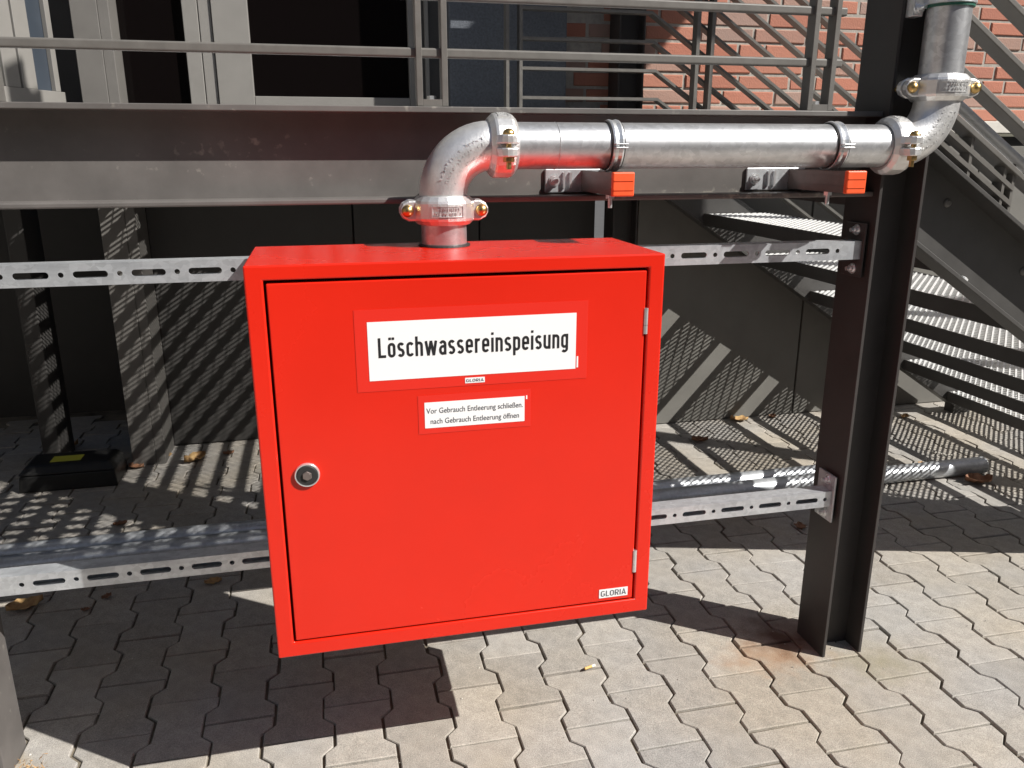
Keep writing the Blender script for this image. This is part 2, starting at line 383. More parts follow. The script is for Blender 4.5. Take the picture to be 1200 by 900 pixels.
# signs
def plate(px, thick, material, name, parent):
    ps = [on_y(x, y, YD) for x, y in px]
    xa = (ps[0].x+ps[3].x)/2; xb = (ps[1].x+ps[2].x)/2; za = (ps[2].z+ps[3].z)/2; zb = (ps[0].z+ps[1].z)/2
    o = MB().box((xa, YD-thick, za), (xb, YD-thick+.0003, zb)).build(name, material, parent)
    return o, xa, xb, za, zb
s1, *_ = plate([(414, 362.5), (689.5, 353), (687, 443), (419, 460)], .0006, 'red_film', 'main_sign', cab)
w1, xa, xb, za, zb = plate([(430, 377), (675.5, 367), (674, 432.5), (433, 446)], .0010, 'white_film', 'white_field', s1)
# narrow monoline lettering drawn stroke by stroke (x right, y up; cap height 1)
def arc(cx, cy, rx, ry, a0, a1, n=7): return [(cx+rx*math.cos(math.radians(a0+(a1-a0)*k/n)), cy+ry*math.sin(math.radians(a0+(a1-a0)*k/n))) for k in range(n+1)]
XH = .74; SW_ = .135; h_ = SW_/2; W_ = .40
def bowl(w=W_): # closed rounded loop
    r = w/2-h_; t = XH-h_
    return arc(w/2, t-r, r, r, 180, 0) + arc(w/2, h_+r, r, r, 0, -180) + [(h_, t-r)]
def arch(w=W_): r = w/2-h_; return [(h_, XH-h_-r)] + arc(w/2, XH-h_-r, r, r, 180, 0)[1:] + [(w-h_, 0)]
r_ = W_/2-h_
GL = {
 'L': (.40, [[(h_, 1), (h_, h_), (.40, h_)]]),
 'o': (W_, [bowl()]),
 's': (.37, [arc(.185, XH-h_-.13, .122, .13, 25, 180) + arc(.185, XH/2-.0, .122, .0, 180, 180, 1) [:0] + [(.07, XH-.235), (.11, XH/2+.035), (.185, XH/2), (.26, XH/2-.035), (.305, .235)] + arc(.185, h_+.13, .122, .13, 0, -155)]),
 'c': (.37, [arc(.2, XH-h_-r_, r_, r_, 20, 180) + arc(.2, h_+r_, r_, r_, 180, 340)]),
 'h': (W_, [[(h_, 1), (h_, 0)], arch()]),
 'w': (.66, [[(.06, XH), (.185, 0)], [(.185, 0), (.33, XH)], [(.33, XH), (.475, 0)], [(.475, 0), (.60, XH)]]),
 'a': (.39, [arc(.2, XH-h_-.14, .13, .14, 160, 0) + [(.39-h_, 0)], [(.39-h_, .43), (.2, .43)] + arc(.19, .245, .13, .185, 90, 270) + [(.24, h_), (.39-h_, .15)]]),
 'e': (W_, [[(h_+.01, XH/2+.0), (W_-h_, XH/2)] + arc(W_/2, XH-h_-r_, r_, r_, 0, 180) + arc(W_/2, h_+r_, r_, r_, 180, 335)]),
 'r': (.29, [[(h_, XH), (h_, 0)], [(h_, XH-h_-.16)] + arc(.22, XH-h_-.16, .155, .16, 180, 70)[1:]]),
 'i': (SW_, [[(h_, XH), (h_, 0)], [(h_, .885), (h_, 1.01)]]),
 'n': (W_, [[(h_, XH), (h_, 0)], arch()]),
 'p': (W_, [[(h_, XH), (h_, -.24)], bowl()]),
 'u': (W_, [[(h_, XH), (h_, h_+r_)] + arc(W_/2, h_+r_, r_, r_, 180, 360)[1:] + [(W_-h_, XH)], [(W_-h_, XH), (W_-h_, 0)]]),
 'g': (W_, [bowl(), [(W_-h_, XH), (W_-h_, -.02)] + arc(W_/2, -.24+h_+.12, r_, .12, 0, -150)]),
}
GL['ö'] = (W_, [bowl(), [(.115, .885), (.115, 1.01)], [(W_-.115, .885), (W_-.115, 1.01)]])
def stroke(mb, pts, x0, z0, sx, sz, Y):
    pts = [Vector((p[0], p[1])) for p in pts]
    pp = [pts[0]]
    for p in pts[1:]:
        if (p-pp[-1]).length > 1e-4: pp.append(p)
    pts = pp; closed = (pts[0]-pts[-1]).length < 1e-3
    vs = []; n = len(pts)
    for i, p in enumerate(pts):
        a = pts[i-1] if i else (pts[-2] if closed else None); b2 = pts[i+1] if i < n-1 else (pts[1] if closed else None)
        d1 = (p-a).normalized() if a is not None else None; d2 = (b2-p).normalized() if b2 is not None else None
        if d1 is None: d1 = d2
        if d2 is None: d2 = d1
        t = (d1+d2); t = t.normalized() if t.length > .2 else d1
        nrm = Vector((-t.y, t.x)); k = h_/max(.45, nrm.dot(Vector((-d1.y, d1.x))))
        for sg in (1, -1):
            q = p + nrm*k*sg; vs.append((x0+q.x*sx, Y, z0+q.y*sz))
    mb.add(vs, [(2*i, 2*i+1, 2*i+3, 2*i+2) for i in range(n-1)])
pL = on_y(443, 405, YD); pR = on_y(665.5, 405, YD)
pb = on_y(444.5, 419.5, YD); ptp = on_y(444, 396.2, YD); capH = ptp.z-pb.z
word = 'Löschwassereinspeisung'; gap = .105
tot = sum(GL[ch][0] for ch in word) + gap*(len(word)-1); sx = (pR.x-pL.x)/tot
cap = lambda: arc(.27, .73, .20, .20, 180, 0) + arc(.27, .27, .20, .20, 0, -180) + [(.07, .73)]
GL.update({'G': (.54, [arc(.27, .73, .205, .205, 30, 180) + arc(.27, .27, .205, .205, 180, 360) + [(.475, .46), (.30, .46)]]),
 'O': (.54, [cap()]), 'I': (.13, [[(.065, 0), (.065, 1)]]),
 'R': (.52, [[(.065, 0), (.065, .935), (.30, .935)] + arc(.30, .69, .155, .245, 90, -90) + [(.065, .445)], [(.27, .445), (.46, 0)]]),
 'A': (.58, [[(.05, 0), (.29, 1), (.53, 0)], [(.14, .27), (.44, .27)]])})
def brand(parent, xa, xb, za, zb, Y, name='brand_letter'):
    wd_ = 'GLORIA'; gp = .12; tot_ = sum(GL[c_][0] for c_ in wd_)+gp*5; sx_ = (xb-xa)/tot_; cu_ = xa
    for c_ in wd_:
        m_ = MB()
        for k_, sk_ in enumerate(GL[c_][1]): stroke(m_, sk_, cu_, za, sx_, zb-za, Y-.00004*k_)
        m_.build(name, 'ink_grey', parent); cu_ += (GL[c_][0]+gp)*sx_
cur = pL.x
for q, ch in enumerate(word):
    lm = MB()
    for k, sk in enumerate(GL[ch][1]): stroke(lm, sk, cur, pb.z, sx, capH, YD-.0014-.00004*k)
    lm.build('letter', 'ink', s1); cur += (GL[ch][0]+gap)*sx
lg, xa, xb, za, zb = plate([(545, 442.5), (568, 441.5), (568, 447.8), (545, 448.8)], .0010, 'white_film', 'brand_label', s1)
brand(s1, xa+.002, xb-.002, za+.0022, zb-.0022, YD-.0014)
c = on_y(676.3, 424, YD)
MB().box((c.x-.0013, YD-.001, c.z-.010), (c.x+.0016, YD-.0007, c.z+.0105)).build('part_number', 'white_film', s1)
s2, *_ = plate([(489.5, 463.5), (622, 456), (621.5, 498.5), (491, 509.5)], .0006, 'red_film', 'instruction_sign', cab)
w2, xa, xb, za, zb = plate([(497, 472), (614.5, 463.8), (614.5, 493), (498.5, 502)], .0010, 'white_film', 'white_field', s2)
hgt = zb-za
text_mesh('lettering', 'Vor Gebrauch Entleerung schließen.', xa+.003, xb-.003, za+hgt*.57, hgt*.30, YD-.0014, 'ink_grey', s2, weight=.004)
text_mesh('lettering', 'nach Gebrauch Entleerung öffnen', xa+.010, xb-.010, za+hgt*.16, hgt*.30, YD-.0014, 'ink_grey', s2, weight=.004)
c = on_y(617, 465, YD); MB().box((c.x-.0012, YD-.001, c.z-.004), (c.x+.0012, YD-.0007, c.z+.003)).build('part_number', 'white_film', s2)
s3, xa, xb, za, zb = plate([(702, 690.5), (735.5, 687.5), (735, 697.5), (702, 700.5)], .0008, 'white_film', 'brand_label', cab)
brand(s3, xa+.0035, xb-.0035, za+.0033, zb-.0033, YD-.0012)

# ------------------------------------------------------------------ steel posts (H sections) and beam
def post(x, ya, yb, ztop, label, group, material='paint', zbot=-.03, cat='post'):
    w = .115; tf = .008
    t = thing('steel_post', (x+w/2, (ya+yb)/2, 0), label, cat, group)
    MB().box((x, ya, zbot), (x+tf, yb, ztop)).build('flange', material, t, bevel=.0012)
    MB().box((x+w-tf, ya, zbot), (x+w, yb, ztop)).build('flange', material, t, bevel=.0012)
    ym = (ya+yb)/2
    MB().box((x+tf, ym-.003, zbot), (x+w-tf, ym+.003, ztop)).build('web', material, t)
    return t
PF, PB = 1.605, 1.725
post(1.207, PF, PB, 4.0, 'dark steel H post standing where the galvanised pipe turns up', 'steel posts at the balcony edge')
post(-.825, PF, PB, 4.0, 'steel H post whose sunlit foot stands in a tuft of sand', 'steel posts at the balcony edge', 'paint_lit_worn')
BF = 1.622; ZB, ZT = 1.173, 1.353
beam = thing('steel_beam', (.2, 1.64, ZB), 'long dark steel channel beam carrying the balcony above the red cabinet', 'beam')
MB().box((-2.6, BF, ZT-.011), (1.206, 1.688, ZT)).build('top_flange', 'paint_lit_worn', beam, bevel=.0015)
MB().box((-2.6, BF, ZB), (1.206, 1.688, ZB+.011)).build('bottom_flange', 'paint_lit_worn', beam, bevel=.003)
MB().box((-2.6, 1.680, ZB+.011), (1.206, 1.688, ZT-.011)).build('web', 'paint_lit_worn', beam)

# ------------------------------------------------------------------ slotted mounting rails
def rounded_slot(cx, cy, L, H, n=7):
    r = H/2; pts = []
    for k in range(n+1): a = -PI/2 + PI*k/n; pts.append((cx+L/2-r+r*math.cos(a), cy+r*math.sin(a)))
    for k in range(n+1): a = PI/2 + PI*k/n; pts.append((cx-L/2+r+r*math.cos(a), cy+r*math.sin(a)))
    return pts
def holed_plate(name, xa, xb, za, zb, holes, Y, th, material, parent):
    cu = bpy.data.curves.new(name, 'CURVE'); cu.dimensions = '2D'; cu.fill_mode = 'BOTH'; cu.extrude = th/2
    for pts in [[(xa, za), (xb, za), (xb, zb), (xa, zb)]] + holes:
        s = cu.splines.new('POLY'); s.points.add(len(pts)-1)
        for p, q in zip(s.points, pts): p.co = (q[0], q[1], 0, 1)
        s.use_cyclic_u = True
    t = bpy.data.objects.new(name, cu); COL.objects.link(t)
    dg = bpy.context.evaluated_depsgraph_get(); me = bpy.data.meshes.new_from_object(t.evaluated_get(dg))
    bpy.data.objects.remove(t); bpy.data.curves.remove(cu)
    off = world_loc(parent)
    for v in me.vertices: v.co = Vector((v.co.x, Y + v.co.z, v.co.y)) - off
    me.materials.clear(); me.materials.append(M[material]); me.polygons.foreach_set('use_smooth', [False]*len(me.polygons))
    o = bpy.data.objects.new(name, me); COL.objects.link(o); o.parent = parent
    return o
def rail(zc, phase, label, ycen=1.665, y_front=1.628):
    xa, xb = -.709, 1.2
    H = .041; za, zb = zc-H/2, zc+H/2; yf, yb = y_front, y_front+.041
    t = thing('mounting_rail', ((xa+xb)/2, yf+.02, za), label, 'rail')
    holes = []
    x = phase
    while x > xa+.1: x -= .1
    while x < xb-.035:
        if x-.031 > xa+.005: holes.append(rounded_slot(x, zc, .060, .0125))
        if xa+.01 < x+.05 < xb-.012: holes.append(rounded_slot(x+.05, zc, .0101, .01))
        x += .1
    holed_plate('slotted_face', xa, xb, za, zb, holes, yf+.00125, .0025, 'galv_rail', t)
    ch = MB()
    ch.box((xa, yf+.0026, zb-.0025), (xb, yb, zb)).box((xa, yf+.0026, za), (xb, yb, za+.0025))
    ch.box((xa, yb-.0025, zb-.0105), (xb, yb, zb-.0026)).box((xa, yb-.0025, za+.0026), (xb, yb, za+.0105))
    ch.build('channel_sides', 'galv_rail', t)
    for xe, sgn in ((xb, -1), (xa, 1)):
        MB().box((xe+sgn*.0005, yf-.008, zc-.062), (xe+sgn*.0055, yf+.062, zc+.06)).build('end_plate', 'paint' if zc > .8 else 'galv_rail', t, bevel=.0015)
        for dz in (-.044, .044):
            Mx = Matrix.Translation((xe+sgn*.0055, yf+.022, zc+dz)) @ Matrix.Rotation(sgn*PI/2, 4, 'Y')
            MB().lathe([(0, 0), (.0125, 0), (.0125, .002), (.0085, .0022), (.0085, .0085), (.005, .0088), (.005, .017), (0, .017)], Mx, 12, False).build('bolt', 'zinc', t)
    return t
ph = on_y(106, 322.5, 1.628).x
rail(1.054, ph, 'upper slotted galvanised rail passing behind the top of the red cabinet')
ph = on_y(58, 685, 1.628).x
zl = on_y(313, 655, 1.628).z
rail(zl, ph, 'lower slotted galvanised rail passing behind the foot of the red cabinet')

# ------------------------------------------------------------------ galvanised fire-water pipe
PR = .0430; PYc = 1.556; AX = 1.281; VX = .2310; RX = 1.281; ZC1 = 1.165; XC2 = .342; XC3 = 1.184; ZC4 = 1.397
pipe = thing('fire_water_pipe', (VX, PYc, CZ), 'galvanised fire-water pipe with grooved couplings running from cabinet top to riser', 'pipe')
MB().tube([(VX, PYc, CZ-.01), (VX, PYc, ZC1)], PR, 40).build('pipe_stub', 'galv', pipe)
MB().lathe([(PR+.0004, 0), (PR+.007, 0), (PR+.006, .003), (PR+.0004, .004)], Matrix.Translation((VX, PYc, CZ+.0003)), 32).build('sealing_collar', 'rubber', pipe)
MB().tube([(XC2, PYc, AX), (XC3, PYc, AX)], PR, 48).build('horizontal_pipe', 'galv', pipe)
MB().tube([(RX, PYc, ZC4), (RX, PYc, 3.4)], PR, 48).build('riser_pipe', 'galv', pipe)
# weld seam line ring on the horizontal pipe
MB().lathe([(PR, -.0012), (PR+.0009, 0), (PR, .0012)], Matrix.Translation((.447, PYc, AX)) @ Matrix.Rotation(PI/2, 4, 'Y'), 40, False).build('weld_ring', 'galv', pipe)
def elbow(c0, corner, c1, name='elbow'):
    c0, corner, c1 = Vector(c0), Vector(corner), Vector(c1); R = .090
    d0 = (corner-c0).normalized(); d1 = (c1-corner).normalized()
    path = [c0]; cen = corner - d0*R + d1*R
    for k in range(15):
        a = PI/2*k/14; path.append(cen - d1*R*math.cos(a) + d0*R*math.sin(a))
    path.append(c1)
    rr = [PR+.0012]*len(path); rr = [PR+.001] + [PR+.0022]*(len(path)-2) + [PR+.001]
    o = MB().tube(path, rr, 40).build(name, 'cast', pipe)
    # raised casting marks following the outer flank that faces the viewer
    e = MB(); rnd = random.Random(3)
    for row, off in enumerate((-.012, 0.0, .012)):
        for k in range(15):
            a = PI/2*(.16 + .048*k + .01*row)
            if rnd.random() < .12: continue
            rad = R + .002 + off
            ph = math.asin(max(-.9, min(.9, off/(PR+.0022))))
            base = cen - d1*rad*math.cos(a) + d0*rad*math.sin(a) + Vector((0, -(PR+.0022)*math.cos(ph), 0))
            tdir = (d1*math.sin(a) + d0*math.cos(a)); ndir = (-d1*math.cos(a) + d0*math.sin(a))
            for q in range(rnd.randint(2, 3)):
                p = base + tdir*rnd.uniform(-.0022, .0022) + ndir*rnd.uniform(-.003, .003)
                l1, l2 = (rnd.uniform(.001, .0024), .0005) if rnd.random() < .5 else (.0005, rnd.uniform(.0015, .003))
                Y0 = Vector((0, .0005, 0))
                c8 = [p - tdir*l1 - ndir*l2, p + tdir*l1 - ndir*l2, p + tdir*l1 + ndir*l2, p - tdir*l1 + ndir*l2]
                e.hexa([c + Y0 for c in c8] + [c - Y0*.75 for c in c8])
    e.build('casting_marks', 'cast', o, kind='stuff')
    return o
elbow((VX, PYc, ZC1), (VX, PYc, AX), (XC2, PYc, AX))
elbow((XC3, PYc, AX), (RX, PYc, AX), (RX, PYc, ZC4))
def coupling(c, axis, lug, boltdir):
    # local: z = pipe axis, x = lug direction, y = bolt direction
    X = Vector(lug).normalized(); Z = Vector(axis).normalized(); Yv = Vector(boltdir).normalized()
    R4 = Matrix((( X.x, Yv.x, Z.x, c[0]), (X.y, Yv.y, Z.y, c[1]), (X.z, Yv.z, Z.z, c[2]), (0, 0, 0, 1)))
    ro = PR+.0160
    h = MB().lathe([(PR+.0008, -.0255), (PR+.006, -.0265), (ro-.0015, -.018), (ro, -.0135), (ro, .0135), (ro-.0015, .018), (PR+.006, .0265), (PR+.0008, .0255)], R4, 20)
    root = h.build('coupling', 'cast', pipe, bevel=.0012)
    for s in (-1, 1):
        ears = MB()
        for q in (-1, 1):
            # ear outline in local xz
            pts = [(s*(PR-.004), -.021), (s*(ro+.008), -.021), (s*(ro+.019), -.0145), (s*(ro+.0235), -.005), (s*(ro+.0235), .005), (s*(ro+.019), .0145), (s*(ro+.008), .021), (s*(PR-.004), .021)]
            ya, yb = sorted((q*.0035, q*.0195))
            n = len(pts)
            vs = [R4 @ Vector((p[0], ya, p[1])) for p in pts] + [R4 @ Vector((p[0], yb, p[1]*(.86 if q > 0 else .86))) for p in pts]
            if q < 0: vs = [R4 @ Vector((p[0], yb, p[1])) for p in pts] + [R4 @ Vector((p[0]*1.0, ya, p[1]*.86)) for p in pts]
            ears.add(vs, [list(range(n))[::-1], list(range(n, 2*n))] + [[i, (i+1) % n, n+(i+1) % n, n+i] for i in range(n)])
        ears.build('bolt_lug', 'cast', root, bevel=.0025)
    for s in (-1, 1):
        xb = s*(ro+.0105)
        B4 = R4 @ Matrix.Translation((xb, 0, 0)) @ Matrix.Rotation(PI/2, 4, 'X')   # local z -> -y
        bo = MB().lathe([(0, -.041), (.0048, -.041), (.0048, .019), (0, .019)], B4, 14, False).build('bolt', 'brass', root)
        MB().lathe([(0, .0195), (.0115, .0195), (.0112, .022), (.009, .0265), (.0045, .0293), (0, .030)], B4, 20, False).build('bolt_head', 'brass', bo, smooth=True)
        nt = MB(); pts = [(.0105*math.cos(k*PI/3+.3), .0105*math.sin(k*PI/3+.3)) for k in range(6)]
        vs = [B4 @ Vector((p[0], p[1], -.0195)) for p in pts] + [B4 @ Vector((p[0], p[1], -.0285)) for p in pts]
        nt.add(vs, [list(range(6)), list(range(6, 12))[::-1]] + [[i, (i+1) % 6, 6+(i+1) % 6, 6+i] for i in range(6)]).build('nut', 'brass', bo, bevel=.0008)
    # raised name frame
    e = MB(); rnd = random.Random(int(c[0]*1000))
    def patch(u0, u1, w0, w1, r0, r1):   # patch on the cylinder: u angle offset (around -y side), w along axis
        n = 4; vs = []
        for rr_ in (r0, r1):
            for k in range(n+1):
                a = -PI/2 + u0 + (u1-u0)*k/n
                for w in (w0, w1): vs.append(R4 @ Vector((rr_*math.cos(a), rr_*math.sin(a), w)))
        m = 2*(n+1); fs = []
        for k in range(n):
            fs += [(2*k, 2*k+1, 2*k+3, 2*k+2), (m+2*k, m+2*k+2, m+2*k+3, m+2*k+1), (2*k, 2*k+2, m+2*k+2, m+2*k), (2*k+1, m+2*k+1, m+2*k+3, 2*k+3)]
        fs += [(0, m, m+1, 1), (2*n, 2*n+1, m+2*n+1, m+2*n)]
        e.add(vs, fs)
    r0, r1 = ro-.0008, ro+.0012
    patch(-.52, .52, .0088, .0104, r0, r1); patch(-.46, .46, -.0104, -.0088, r0, r1); patch(-.53, -.49, -.0104, .0104, r0, r1); patch(.49, .53, -.0104, .0104, r0, r1)
    for row in (.0042, -.0042):
        u = -.4
        while u < .4:
            du = rnd.uniform(.03, .07)
            if rnd.random() < .85:
                patch(u, u+.012, row-.0026, row+.0026, r0, r1+.0002)
                patch(u, u+du*.7, row+rnd.choice((-.0026, 0, .0018)), row+rnd.choice((.0022, .0028)), r0, r1)
            u += du+.02
    e.build('name_frame', 'cast', root, kind='stuff')
    return root
coupling((VX, PYc, ZC1), (0, 0, 1), (1, 0, 0), (0, 1, 0))
coupling((XC2, PYc, AX), (1, 0, 0), (0, -1, 0), (0, 0, -1))
coupling((XC3, PYc, AX), (1, 0, 0), (0, -1, 0), (0, 0, -1))
coupling((RX, PYc, ZC4), (0, 0, 1), Vector((1, -.12, 0)), Vector((.12, 1, 0)))

# pipe brackets on the beam
def bracket(xl, plate_x, y_end, label):
    za, zb = 1.1905, 1.2325
    t = thing('pipe_bracket', (xl+.02, 1.6, za), label, 'bracket', 'brackets carrying the horizontal pipe')
    MB().box((plate_x, 1.6735, za-.003), (xl+.041, 1.6795, zb+.003)).build('base_plate', 'galv_rail', t, bevel=.002)
    xm = (plate_x+xl)/2
    MB().box((xm-.002, 1.667, za+.006), (xm+.002, 1.6733, zb-.004)).box((xm+.012, 1.667, za+.006), (xm+.017, 1.6733, zb-.004)).build('plate_rib', 'zinc', t)
    B4 = Matrix.Translation((plate_x+.019, 1.6733, (za+zb)/2)) @ Matrix.Rotation(PI/2, 4, 'X')
    MB().lathe([(0, 0), (.012, 0), (.012, .0022), (.0088, .0024), (.0088, .009), (.005, .0092), (.005, .017), (0, .017)], B4, 12, False).build('bolt', 'zinc', t)
    r = MB()
    r.prism([(xl, za), (xl+.0025, za), (xl+.0025, zb), (xl, zb)], 'y', y_end+.012, 1.6733)
    r.prism([(xl+.0385, za), (xl+.041, za), (xl+.041, zb), (xl+.0385, zb)], 'y', y_end+.012, 1.6733)
    r.box((xl+.0026, y_end+.012, za), (xl+.0384, 1.6733, za+.0025))
    for zz in (za+.012, zb-.011): r.box((xl-.0009, y_end+.012, zz-.0012), (xl-.0001, 1.6733, zz+.0012))
    r.build('cantilever_rail', 'bracket_rail', t)
    cp = MB().box((xl-.0012, y_end, za-.0012), (xl+.0422, y_end+.0118, zb+.0012)).build('end_cap', 'orange', t, bevel=.0025)
    MB().box((xl+.001, y_end-.0012, za+.027), (xl+.040, y_end-.0002, za+.0285)).box((xl+.001, y_end-.0012, za+.010), (xl+.040, y_end-.0002, za+.0115)).build('cap_groove', 'orange', cp)
    xc = xl+.0205
    MB().tube([(xc, PYc-.005, za-.0005), (xc, PYc-.005, za-.027)], .0045, 12).lathe([(0, 0), (.009, 0), (.009, -.008), (0, -.008)], Matrix.Translation((xc, PYc-.005, za-.0008)), 6, False).build('threaded_rod', 'zinc', t)
    R4 = Matrix.Translation((xc, PYc, AX)) @ Matrix.Rotation(PI/2, 4, 'Y')
    MB().lathe([(PR+.0003, -.0135), (PR+.0026, -.0135), (PR+.0026, .0135), (PR+.0003, .0135)], R4, 40).build('rubber_lining', 'rubber', t)
    cr = MB().lathe([(PR+.0027, -.011), (PR+.0050, -.0105), (PR+.0062, -.007), (PR+.0050, -.003), (PR+.0042, 0), (PR+.0050, .003), (PR+.0062, .007), (PR+.0050, .0105), (PR+.0027, .011)], R4, 48).build('clamp_ring', 'zinc', t)
    MB().box((xc-.011, PYc-PR-.019, AX-.0045), (xc+.013, PYc-PR-.0035, AX-.0022)).box((xc-.011, PYc-PR-.019, AX+.0022), (xc+.013, PYc-PR-.0035, AX+.0045)).build('clamp_ears', 'zinc', cr, bevel=.0006)
    return t
bracket(.5405, .462, 1.478, 'zinc pipe bracket with orange end cap bolted to the beam above the cabinet')
bracket(1.022, .920, 1.458, 'zinc pipe bracket with orange end cap in the shade beside the steel post')
# clamp holding the riser to the post
pc = thing('pipe_clamp', (RX, PYc, 1.55), 'zinc pipe clamp with green rubber lining holding the riser to the post', 'pipe clamp')
zq = on_y(1100, 4, PYc).z
R4 = Matrix.Translation((RX, PYc, zq+.008))
MB().lathe([(PR+.0003, -.016), (PR+.0040, -.016), (PR+.0040, .016), (PR+.0003, .016)], R4, 40).build('rubber_lining', 'green', pc)
MB().lathe([(PR+.0041, -.011), (PR+.0068, -.010), (PR+.0060, 0), (PR+.0068, .010), (PR+.0041, .011)], R4, 40).build('clamp_ring', 'zinc', pc)
MB().box((1.217, 1.586, zq-.006), (1.262, 1.600, zq+.012)).box((1.216, 1.580, zq-.022), (1.240, 1.6045, zq+.030)).build('clamp_bracket', 'zinc', pc, bevel=.002)
B4 = Matrix.Translation((1.228, 1.580, zq-.006)) @ Matrix.Rotation(PI/2, 4, 'X')
MB().lathe([(0, 0), (.012, 0), (.012, .002), (.0085, .0022), (.0085, .008), (.0045, .0082), (.0045, .02), (0, .02)], B4, 12, False).build('bolt', 'zinc', pc)

# ------------------------------------------------------------------ loose pipes on the paving
def loose_pipe(xa, xb, Y, Yb, r, label, wrap):
    t = thing('steel_pipe', ((xa+xb)/2, Y, 0), label, 'pipe', 'galvanised pipes lying behind the cabinet')
    def P(x): return Vector((x, Y + (Yb-Y)*(x-xa)/(xb-xa), r+.001))
    MB().tube([P(xa), P(xb)], r, 28, caps=False).build('pipe_wall', 'galv_rail', t)
    MB().tube([P(xa), P(xb)], r-.003, 24, caps=False).build('pipe_bore', 'galv', t)
    Mx = Matrix.Translation(P(xb)) @ Matrix.Rotation(PI/2, 4, 'Y')
    MB().lathe([(r-.003, 0), (r+.0006, 0), (r+.0006, -.004), (r-.003, -.003)], Mx, 28).build('pipe_rim', 'zinc', t)
    if wrap:
        MB().lathe([(r+.0004, -.05), (r+.0022, -.047), (r+.0010, -.03), (r+.0026, -.02), (r+.0012, -.006), (r+.0022, -.001), (r+.0004, .001)], Mx, 20).build('foil_wrap', 'zinc', t)
    return t
loose_pipe(-2.2, 2.575, 2.545, 2.575, .034, 'long galvanised pipe lying on the paving with an open end past the post', False)
loose_pipe(-2.0, 2.17, 2.64, 2.66, .032, 'shorter galvanised pipe with a foil wrapped end lying behind the longer pipe', True)

# ------------------------------------------------------------------ expanded metal
def expanded(mb, xa, xb, ya, yb, z, px=.029, w=.0105, cross=.044, cw=.009):
    """pressed mesh: parallel slanted bars with finer bars crossing them"""
    def strips(sign, step, width, zt, zb):
        c = -(yb-ya) if sign > 0 else 0
        end = (xb-xa) if sign > 0 else (xb-xa)+(yb-ya)
        while c < end:
            # centre line u = c + sign*v  (u along x, v along y), clipped to the sheet
            v0, v1 = 0.0, yb-ya
            if sign > 0: v0 = max(v0, -c); v1 = min(v1, (xb-xa)-c)
            else: v0 = max(v0, c-(xb-xa)); v1 = min(v1, c)
            if v1-v0 > .004:
                h = width*.7071
                q = [(xa+c+sign*v0-h, ya+v0), (xa+c+sign*v0+h, ya+v0), (xa+c+sign*v1+h, ya+v1), (xa+c+sign*v1-h, ya+v1)]
                q = [(min(max(a, xa), xb), b2) for a, b2 in q]
                mb.add([(a, b2, zt) for a, b2 in q] + [(a, b2, zb) for a, b2 in q], [(0, 1, 2, 3), (7, 6, 5, 4), (0, 3, 7, 4), (1, 5, 6, 2)])
            c += step
    strips(1, px, w, z+.003, z-.002)
    strips(-1, cross, cw, z+.0005, z-.004)
    return mb

# ------------------------------------------------------------------ balcony platform
plat = thing('balcony_platform', (-.4, 2.5, 1.29), 'steel balcony floor of expanded mesh on cross beams behind the long beam', 'balcony')
PXa, PXb = -2.6, 1.30
expanded(MB(), PXa, PXb, 1.695, 3.29, ZT-.003, w=.0055, cw=.003).build('floor_mesh', 'grate', plat, kind='stuff')
x = PXa
fb = MB()
while x < 1.2:
    fb.box((x, 1.690, ZT-.022), (x+.034, 3.29, ZT-.009)); x += .0975
fb.build('floor_shadow_bars', 'stair_paint', plat, kind='stuff')  # hidden bars added under the mesh to stripe the sunlight below
cb = MB(); y = 1.70
while y < 2.34:
    cb.box((PXa, y, ZT-.030), (.35, y+.034, ZT-.0225)); y += .0675
cb.build('floor_shadow_straps', 'stair_paint', plat, kind='stuff')  # hidden straps added to break the sunlight into spots on the paving
for xx in (-2.0, -.80, 1.245):
    MB().prism([(xx, ZB+.02), (xx+.05, ZB+.02), (xx+.05, ZB+.028), (xx+.006, ZB+.028), (xx+.006, ZT-.039), (xx+.05, ZT-.039), (xx+.05, ZT-.0305), (xx, ZT-.0305)], 'y', 1.728, 3.43).build('cross_beam', 'stair_paint', plat)
MB().box((PXa, 3.292, ZT-.02), (1.255, 3.654, ZT-.004)).build('rear_closing_plate', 'stair_paint', plat)  # flat plate added over the rear gap to keep sun off the wall

# ------------------------------------------------------------------ staircase descending to the right
TN = .647; ang = math.atan(TN)
def zc_(x): return 1.055 - TN*(x-1.6)
st = thing('steel_staircase', (2.2, 2.45, 0), 'open steel staircase with mesh treads going down to the right', 'staircase')
def slant(xa, xb, dz0, dz1, ya, yb):   # parallelogram bar along the pitch
    return [(xa, ya, zc_(xa)+dz0), (xb, ya, zc_(xb)+dz0), (xb, yb, zc_(xb)+dz0), (xa, yb, zc_(xa)+dz0),
            (xa, ya, zc_(xa)+dz1), (xb, ya, zc_(xb)+dz1), (xb, yb, zc_(xb)+dz1), (xa, yb, zc_(xa)+dz1)]
XA, XB = 1.262, 3.12
hv = .121; fl = .013
def stringer(ya, yb, web0, web1, lab, lo=.121):
    s = MB(); s.hexa(slant(XA, XB, -lo+fl, hv-fl, web0, web1)).build
    root = s.build('stringer', 'stair_paint', st)
    MB().hexa(slant(XA, XB, hv-fl, hv, ya, yb)).build('stringer_flange', 'stair_paint', root, bevel=.0015)
    MB().hexa(slant(XA, XB, -lo, -lo+fl, ya, yb)).build('stringer_flange', 'stair_paint', root, bevel=.0015)
    return root
sn = stringer(1.732, 1.805, 1.797, 1.805, 'near')
sf = stringer(3.260, 3.330, 3.260, 3.268, 'far', .090)
